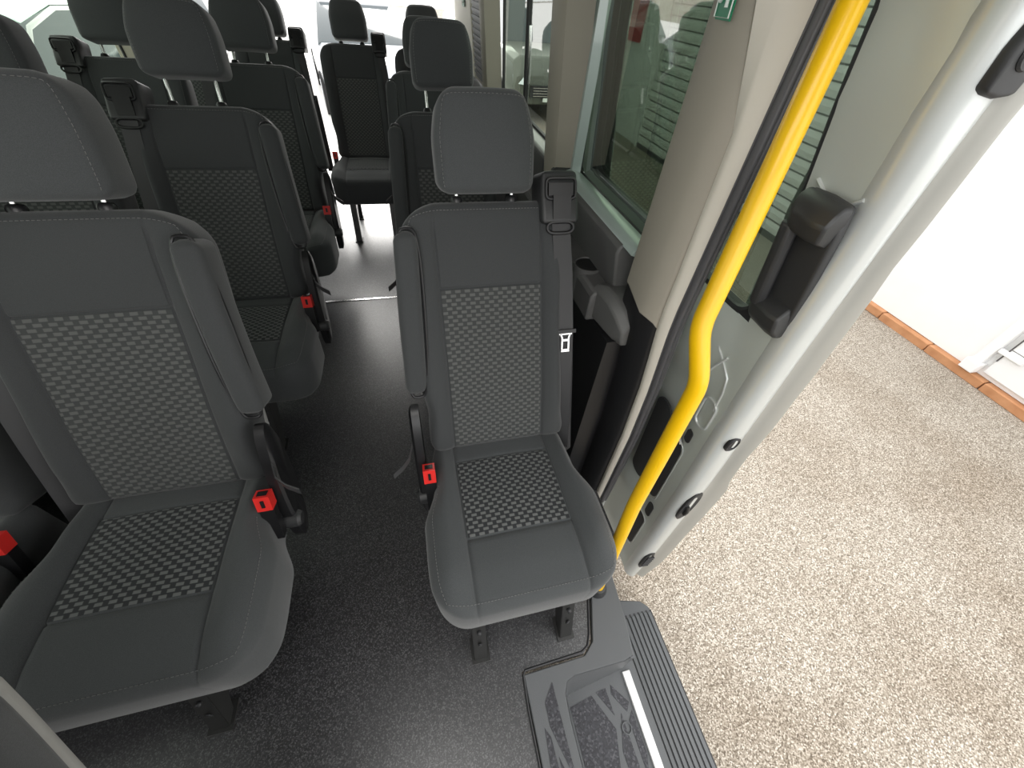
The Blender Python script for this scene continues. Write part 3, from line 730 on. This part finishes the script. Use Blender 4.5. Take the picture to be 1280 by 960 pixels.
# glass and gasket
gx = lambda z: xi(z) + .035
zz = [zwin0 + (zwin1 - zwin0) * i / 12 for i in range(13)]
vs = [D @ Vector((gx(z), shy(y, z), z)) for z in zz for y in (ywin0 - .01, ywin1 + .01)]
me = mesh_from('door_glass', vs, [(2 * i, 2 * i + 1, 2 * i + 3, 2 * i + 2) for i in range(12)], recalc=False); link('door_glass', me, M['glass_tint'], door)
def rr(y0, y1, z0, z1, r, n=6):
    out = []
    for cy, cz, a0 in ((y1 - r, z0 + r, -90), (y1 - r, z1 - r, 0), (y0 + r, z1 - r, 90), (y0 + r, z0 + r, 180)):
        for i in range(n + 1): a = math.radians(a0 + 90 * i / n); out.append((cy + r * math.cos(a), cz + r * math.sin(a)))
    return out
def dense(poly, st=.04):
    out = []
    for (a, b), (c, d) in zip(poly, poly[1:] + poly[:1]):
        n = max(1, int(math.hypot(c - a, d - b) / st)); out += [(a + (c - a) * i / n, b + (d - b) * i / n) for i in range(n)]
    return out
mb = MB(); loop = [(shy(y, z), z) for y, z in dense(rr(ywin0, ywin1, zwin0, zwin1, .06))]
mb.sweep([[(xi(z) + .006, y, z) for y, z in loop], [(xi(z) + .034, y * 1 + (1 - y) * .012, z + (1.2 - z) * .02) for y, z in loop]], cap=False)
mb.tube([(xi(z) + .012, y, z) for y, z in loop], .009, 8, closed=True)
for cy, cz, a0, ey, ez in ((ywin1 - .06, zwin0 + .06, -90, ywin1, zwin0), (ywin0 + .06, zwin0 + .06, 180, ywin0, zwin0)):
    arc = [(cy + .06 * math.cos(math.radians(a0 + 15 * i)), cz + .06 * math.sin(math.radians(a0 + 15 * i))) for i in range(7)]
    pl = [(ey, ez)] + arc; mb.add([(xi(z) + .005, shy(y, z), z) for y, z in pl], [tuple(range(len(pl)))])
dbuild(mb, 'window_seal', 'rubber')
# sliding inner pane bars and shelf edge behind the glass
mb = MB(); mb.box(gx(1.0) - .004, gx(1.0) + .01, .98, 1.0, zwin0, 1.5); 
# pressed outlines on the panel
def press(poly, r=.0035, off=.0, closed=True, m='paint', nm='pressed_rib'):
    mb = MB(); pts = [(xi(z) + .002 + off, y, z) for y, z in poly]; mb.tube(pts, r, 6, closed=closed); return dbuild(mb, nm, m)
press([(.50, .80), (.52, .76), (.54, .70), (.545, .60), (.53, .5), (.50, .46)], closed=False)
press([(.56, .84), (.53, .80), (.50, .78), (.475, .76), (.465, .72), (.462, .66)], r=.0028, closed=False)
press(rr(.455, .50, .58, .68, .02, 4))
press([(.43, 1.17), (.455, 1.15), (.49, 1.155), (.515, 1.17)], r=.003, closed=False)
# service openings in the lower panel
def opening(y0, y1, z0, z1, r, nm='access_hole'):
    lp = rr(y0, y1, z0, z1, r, 4); mb = MB(); n = len(lp)
    vs = [(xi(z) + .001, y, z) for y, z in lp] + [(xi((z0 + z1) / 2) + .0009, (y0 + y1) / 2, (z0 + z1) / 2)]
    vs = [(xi(z) + .0008 - .0, y, z) for y, z in lp] + [(xi(z) + .006, y, z) for y, z in lp]
    fs = [tuple(range(n))[::-1], tuple(range(n, 2 * n))] + [(i, (i + 1) % n, n + (i + 1) % n, n + i) for i in range(n)]
    mb.add(vs, fs); return dbuild(mb, nm, 'dark', smooth=False)
opening(.485, .558, .14, .46, .030); opening(.472, .53, -.23, .0, .022); opening(.466, .494, .035, .115, .013); opening(.575, .65, .12, .52, .03); opening(.478, .500, .49, .54, .010)
for a in ((.478, .565, .128, .472, .036), (.465, .537, -.242, .012, .028)): press(rr(*a[:4], a[4], 4), r=.0018, nm='pressed_rim')
# striker, lock and rubber buffer in the leading edge
def oval(zc, hw, hz, m, nm, xf=.30, dy=0, tilt=0):
    mb = MB(); w = xo(zc) - xi(zc); xc = xi(zc) + w * xf; n = 24
    secs = []
    for sc, yy in ((1, .396), (1, .389), (.85, .3865), (.6, .390)):
        secs.append([(xc + hw * sc * math.cos(t), yy + dy, zc + hz * sc * math.copysign(abs(math.sin(t)) ** .8, math.sin(t))) for t in [2 * math.pi * i / n for i in range(n)]])
    mb.sweep(secs); o = dbuild(mb, nm, m); return xc, o
xc, o_ = oval(.61, .017, .026, 'rubber', 'rubber_buffer')
xc, lock = oval(.27, .022, .088, 'dark', 'lock_latch')
mb = MB(); mb.tube([(xc - .004, .389, .27), (xc - .002, .382, .25), (xc + .004, .387, .22)], .006, 8); mb.tube([(xc + .008, .389, .24), (xc + .002, .384, .232)], .004, 8); dbuild(mb, 'latch_claw', 'steel')
xc, _o = oval(-.21, .020, .080, 'dark', 'lower_latch')
mb = MB()
for i in range(6): mb.tube([(xc - .013, .384, -.25 + i * .016), (xc + .013, .381, -.245 + i * .016)], .004, 6)
dbuild(mb, 'latch_ribs', 'rubber')
# upper round damper
mb = MB(); zc = 1.335; xc = xi(zc) + (xo(zc) - xi(zc)) * .33
vs, fs, _ = pillow(.026, .040, .010, -.006, (.02, .02, .02, .02), .006, step=.03)
Q = Matrix.Translation((xc + .012, .392, zc)) @ Matrix.Rotation(math.radians(90), 4, 'X')
mb.add([Q @ v for v in vs], fs)
mb.tube([Q @ Vector((.013 * math.cos(t), .013 * math.sin(t), .011)) for t in [2 * math.pi * i / 20 for i in range(20)]], .003, 6, closed=True)
mb.tube([Q @ Vector((0, 0, .008)), Q @ Vector((0, 0, .018))], .007, 12)
dbuild(mb, 'upper_buffer', 'dark')
# pull handle
hroot = empty('pull_handle_base')
COL.objects.unlink(hroot); bpy.data.objects.remove(hroot)
HM = Matrix.Translation((xi(1.04) - .004, .462, 1.045)) @ Matrix.Rotation(math.radians(-11), 4, 'Y') @ Matrix.Rotation(math.radians(-90), 4, 'Y')
# local: x -> up, y -> depth along the door, z -> towards cabin
mb = MB()
vs, fs, _ = pillow(.124, .044, .012, -.006, (.02, .02, .02, .02), .006, step=.03); mb.add([HM @ v for v in vs], fs)
plate = dbuild(mb, 'handle_plate', 'dark')
def hpart(nm, m, secs):
    mb = MB(); mb.sweep([[HM @ Vector(v) for v in s] for s in secs]); mb.v = [tuple(D @ Vector(v)) for v in mb.v]
    o = mb.build(nm, M[m], door, bevel=.004, angle=35); return o
for sgn in (1, -1):
    secs = []
    for x, h, w in ((.122, .014, .040), (.114, .030, .043), (.098, .042, .043), (.072, .040, .040), (.058, .014, .036)):
        secs.append([(sgn * x, -w, .0), (sgn * x, -w, h * .9), (sgn * x, -w * .5, h), (sgn * x, w * .5, h * .93), (sgn * x, w, h * .55), (sgn * x, w, 0)])
    hpart('handle_end', 'guide', secs)
hpart('grip_bar', 'dark', [[(x, .038, .014), (x, .038, .034), (x, .028, .040), (x, .014, .038), (x, .010, .022), (x, .022, .012)] for x in (-.078, -.03, .03, .078)])

# ------------------------------------------------------------------ yellow handrail
def bezier_path(pts, r=.04, n=6):
    pts = [Vector(p) for p in pts]; out = [pts[0]]
    for i in range(1, len(pts) - 1):
        a = pts[i] + (pts[i - 1] - pts[i]).normalized() * r; b = pts[i] + (pts[i + 1] - pts[i]).normalized() * r
        for j in range(n + 1):
            t = j / n; out.append(a * (1 - t) ** 2 + pts[i] * 2 * t * (1 - t) + b * t * t)
    out.append(pts[-1]); return out
rail = empty('grab_rail', (.448, .288, .003)); tag(rail, 'bright yellow bent tubular grab rail standing in the side doorway', 'handrail')
RT = Vector((-.448, -.288, -.003))
mb = MB(); rp = bezier_path([(.448, .288, .01), (.452, .345, .48), (.470, .382, .872), (.455, .428, .965), (.532, .528, 1.36), (.569, .576, 1.55)], .025)
mb.tube([p + RT for p in rp], .0172, 20); mb.build('rail_tube', M['yellow'], rail)
mb = MB(); mb.tube([Vector((.448, .288, z)) + RT for z in (.003, .012, .018, .030, .031)], [.030, .030, .026, .022, .017], 20); mb.build('rail_foot', M['guide'], rail)

# ------------------------------------------------------------------ outside
GZ = -.58
mb = MB(); mb.add([(-25, -8, GZ), (25, -8, GZ), (25, 40, GZ), (-25, 40, GZ)], [(0, 1, 2, 3)])
struct(mb.build('ground', M['ground'], smooth=False, recalc=False), 'floor_outside'); bpy.data.objects['floor_outside'].name = 'ground'
mb = MB(); mb.box(-12, 2.2, 4.3, 38, GZ - .02, GZ + .012); pc = mb.build('ground_rear', M['glare_pale_ground'], smooth=False); struct(pc)  # added slab, the blown-out brightness is put into its pale colour
WXO = 4.15
mb = MB(); mb.box(WXO, WXO + .3, -4, 2.62, GZ + .07, 1.75); struct(mb.build('wall_outside', M['white'], smooth=False), 'wall_outside')
# brick edging course, each brick a countable piece
bk = MB(); bk.box(WXO - .055, WXO + .02, -.221, .221, GZ, GZ + .068)
first = bk.build('edging_brick', M['brick'], bevel=.006)
first.location = (0, -.9, 0)
tag(first, 'orange terracotta brick in the row along the foot of the white wall', 'brick', 'edging bricks along the wall foot')
for i in range(1, 8):
    c = first.copy(); COL.objects.link(c); c.location = (random.uniform(-.004, .004), -.9 + i * .45, random.uniform(-.004, .002))
    c.rotation_euler = (0, 0, 0)
# white downpipe / boxed post at the foot of the wall
mb = MB(); mb.box(WXO - .085, WXO + .0, 1.225, 1.325, GZ + .075, -.42)
mb.box(WXO - .05, WXO, 1.245, 1.315, -.42, .30)
post = mb.build('door_post', M['whitegloss'], bevel=.006); tag(post, 'short white boxed post standing proud at the foot of the white wall', 'post')
# garage door panels to the right of it
gd = empty('garage_door', (WXO - .02, .2, GZ + .10)); tag(gd, 'white panelled garage door right of the short white post', 'garage door')
G_ = Vector((-(WXO - .02), -.2, -(GZ + .10)))
def gbox(nm, m, *b, bev=.004):
    mb = MB(); mb.box(*b); mb.v = [tuple(Vector(v) + G_) for v in mb.v]; return mb.build(nm, M[m], gd, bevel=bev)
gbox('door_panel', 'whitegloss', WXO - .03, WXO - .001, -1.2, 1.20, GZ + .11, 1.5)
for z in (-.25, .10, .45): gbox('panel_groove', 'ink', WXO - .0315, WXO - .028, -1.2, 1.20, z, z + .004, bev=0)
gbox('door_gap', 'ink', WXO - .036, WXO - .028, 1.195, 1.203, -.36, 1.4, bev=0)
gbox('hinge', 'whitegloss', WXO - .052, WXO - .03, 1.09, 1.24, -.30, -.265)
gbox('hinge', 'whitegloss', WXO - .052, WXO - .03, 1.09, 1.24, .12, .155)
gbox('bolt', 'ink', WXO - .04, WXO - .03, 1.10, 1.115, -.22, -.205, bev=0)
# roller shutter further along, slats in one panel mesh
sh = empty('roller_shutter', (WXO, 4.9, GZ)); tag(sh, 'pale slatted roller shutter seen through the door window', 'shutter')
mb = MB(); z = GZ + .10
mb.box(0.0, .02, -2.28, 2.3, .06, 2.6)
hgt = .128; prof = []
i = 0
zz0 = .06
gaps = []
while zz0 < 2.6:
    gaps.append(zz0)
    mb.sweep([[(-.018, y, zz0 + .006), (-.026, y, zz0 + hgt * .5), (-.018, y, zz0 + hgt - .008), (-.0, y, zz0 + hgt), (0, y, zz0)] for y in (-2.28, 2.3)]); zz0 += hgt
mb.build('slat_curtain', M['whitegloss'], sh, smooth=False)
mb = MB()
for g in gaps: mb.box(-.021, -.010, -2.27, 2.27, g - .007, g + .007)
mb.build('slat_gap', M['trimgrey'], sh, smooth=False)
mb = MB(); mb.box(-.05, .04, -2.34, -2.27, 0, 2.6); mb.build('side_guide', M['whitegloss'], sh); mb = MB(); mb.box(-.05, .04, 2.27, 2.34, 0, 2.6); mb.build('side_guide', M['whitegloss'], sh)
mb = MB(); mb.box(-.03, .02, -2.27, 2.27, 0.0, .06); mb.build('bottom_bar', M['dark'], sh)
mb = MB(); mb.box(WXO, WXO + .3, 7.3, 12, GZ, 1.6); struct(mb.build('wall_outside_far', M['white'], smooth=False), 'wall_outside_far')
mb = MB(); mb.box(WXO - .03, WXO - .001, 8.0, 10.2, .75, 1.45); rs = mb.build('sign_board', M['redwall']); tag(rs, 'plain red board on the far wall', 'board')

# cars
def car(name, loc, rot, paint, label, L=4.1, W=1.75, Hh=1.48, van=False):
    r = empty(name, loc); r.rotation_euler = (0, 0, rot); tag(r, label, 'car')
    # front towards -y local. profile (y, z)
    h = W / 2
    if van: low = [(0, .35), (.02, .75), (.15, 1.0), (.9, 1.12), (1.5, 1.15), (L - .1, 1.15), (L, .9), (L, .35)]; roof = [(.9, 1.12), (1.5, Hh), (2.2, Hh + .04), (L - .2, Hh), (L - .05, 1.1)]
    else: low = [(0, .32), (-.02, .62), (.08, .80), (.95, .97), (2, .98), (L - .15, .98), (L, .8), (L - .02, .32)]; roof = [(.95, .97), (1.75, 1.42), (2.3, Hh), (3.1, Hh - .04), (L - .2, 1.0)]
    bm = MB(); 
    def sidebar(prof, zb, taper):
        secs = []
        for y, z in prof:
            t = 1 - .10 * max(0, 1 - y / .5) - .05 * max(0, 1 - (L - y) / .5)
            hh = h * t
            secs.append([(-hh * .97, y, zb), (-hh, y, zb + (z - zb) * .5), (-hh * taper, y, zb + (z - zb) * .88), (-hh * taper * .85, y, z), (hh * taper * .85, y, z), (hh * taper, y, zb + (z - zb) * .88), (hh, y, zb + (z - zb) * .5), (hh * .97, y, zb)])
        bm.sweep(secs)
    sidebar([(y, z) for y, z in low[1:-1]], .30, .96)
    body = bm.build('car_body', M[paint], r, bevel=.03, angle=30)
    bm = MB(); secs = []
    for y, z in roof:
        hh = h * (.90 - .18 * (z - roof[0][1]) / (Hh - roof[0][1]))
        secs.append([(-h * .88, y, roof[0][1] - .06), (-hh, y, z - .02), (-hh * .9, y, z), (hh * .9, y, z), (hh, y, z - .02), (h * .88, y, roof[0][1] - .06)])
    bm.sweep(secs); bm.build('cabin_glass', M['carglass'], r, bevel=.02, angle=30)
    bm = MB(); rz = [p for p in roof if p[1] > 1.38] or roof[1:-1]
    bm.sweep([[(-h * .70, y, z - .01), (-h * .66, y, z + .02), (h * .66, y, z + .02), (h * .70, y, z - .01)] for y, z in rz]); bm.build('roof_panel', M[paint], r, bevel=.01)
    bm = MB(); bm.box(-h * .55, h * .55, -.05, .0, .42, .60); bm.build('grille', M['rubber'], r)
    bm = MB()
    for i in range(4): bm.box(-h * .5, h * .5, -.056, -.048, .44 + i * .04, .452 + i * .04)
    bm.build('grille_bar', M['chrome'], r)
    for sx in (-1, 1):
        bm = MB(); bm.sweep([[(sx * h * .62, y, .60), (sx * h * .9, y + .10, .62), (sx * h * .9, y + .14, .74), (sx * h * .60, y + .03, .70)] for y in (-.045, .0)]); bm.build('headlight', M['headlight'], r)
        for y in (.78, L - .75):
            bm = MB(); bm.tube([(sx * (h - .20), y, .31), (sx * (h - .0), y, .31)], .31, 24); wh = bm.build('wheel', M['tyre'], r)
            bm = MB(); bm.tube([(sx * (h - .01), y, .31), (sx * (h + .008), y, .31)], .20, 20); bm.build('hub_cap', M['carsilver'], wh)
    bm = MB(); bm.box(-.26, .26, -.065, -.055, .36, .42); bm.build('number_plate', M['signwhite'], r)
    return r
car('parked_car', (3.0, 15.8, GZ), math.radians(2), 'carmint', 'pale mint hatchback parked far off, facing the van, seen through the rear side window')
car('parked_van', (2.95, 8.6, GZ), math.radians(3), 'cargrey', 'dark olive grey van parked beyond the rear side window', 4.6, 1.85, 1.9, True)
car('parked_car', (-.25, 8.3, GZ), math.radians(9), 'carsilver', 'silver car parked behind the open rear doors of the minibus')
car('parked_car', (-3.3, 8.6, GZ), math.radians(12), 'cardark', 'dark car parked behind the minibus, left of the silver car')
car('parked_car', (-3.4, 3.2, GZ), math.radians(2), 'carmint', 'pale mint green car parked close outside the left windows', 4.3, 1.8, 1.5)

# ------------------------------------------------------------------ light
w = bpy.data.worlds.new('world'); SC.world = w; w.use_nodes = True
bg = w.node_tree.nodes['Background']; bg.inputs['Color'].default_value = (1, 1, .99, 1); bg.inputs['Strength'].default_value = 2.1
sun = bpy.data.lights.new('sun', 'SUN'); sun.energy = 3.4; sun.angle = math.radians(45); sun.color = (1, .97, .92)
so = bpy.data.objects.new('sun', sun); COL.objects.link(so); so.rotation_euler = (math.radians(-58), math.radians(22), 0)
def fill_light(name, loc, size, power, rot=(0, 0, 0), col=(1, .98, .95)):
    a = bpy.data.lights.new(name, 'AREA'); a.shape = 'RECTANGLE'; a.size = size[0]; a.size_y = size[1]; a.energy = power; a.color = col
    o = bpy.data.objects.new(name, a); COL.objects.link(o); o.location = loc; o.rotation_euler = rot; return o
fill_light('cabin_fill', (-.35, -.35, 1.84), (1.0, .6), 9)  # added overhead fill for the front row, not a known fitting
fill_light('front_fill', (-.4, -1.6, 1.5), (1.6, 1.0), 4, (math.radians(65), 0, 0), (1, 1, 1))  # added unseen fill brightening the cabin from ahead

# ------------------------------------------------------------------ camera
cam = bpy.data.cameras.new('camera'); co = bpy.data.objects.new('camera', cam); COL.objects.link(co); SC.camera = co
cam.sensor_width = 36; cam.lens = 481.7 / 1280 * 36; cam.clip_start = .01
pit, yaw, rol = [math.radians(a) for a in (46.3, 17.27, 5.75)]
fw = Vector((math.sin(yaw) * math.cos(pit), math.cos(yaw) * math.cos(pit), -math.sin(pit)))
rt = Vector((math.cos(yaw), -math.sin(yaw), 0)); up = rt.cross(fw)
r2 = rt * math.cos(rol) + up * math.sin(rol); u2 = -rt * math.sin(rol) + up * math.cos(rol)
Rm = Matrix((r2, u2, -fw)).transposed()
co.matrix_world = Matrix.Translation((0, 0, 1.35)) @ Rm.to_4x4()
SC.view_settings.view_transform = 'Standard'; SC.view_settings.look = 'None'; SC.view_settings.exposure = .25
SC.cycles.max_bounces = 8; SC.cycles.transparent_max_bounces = 12
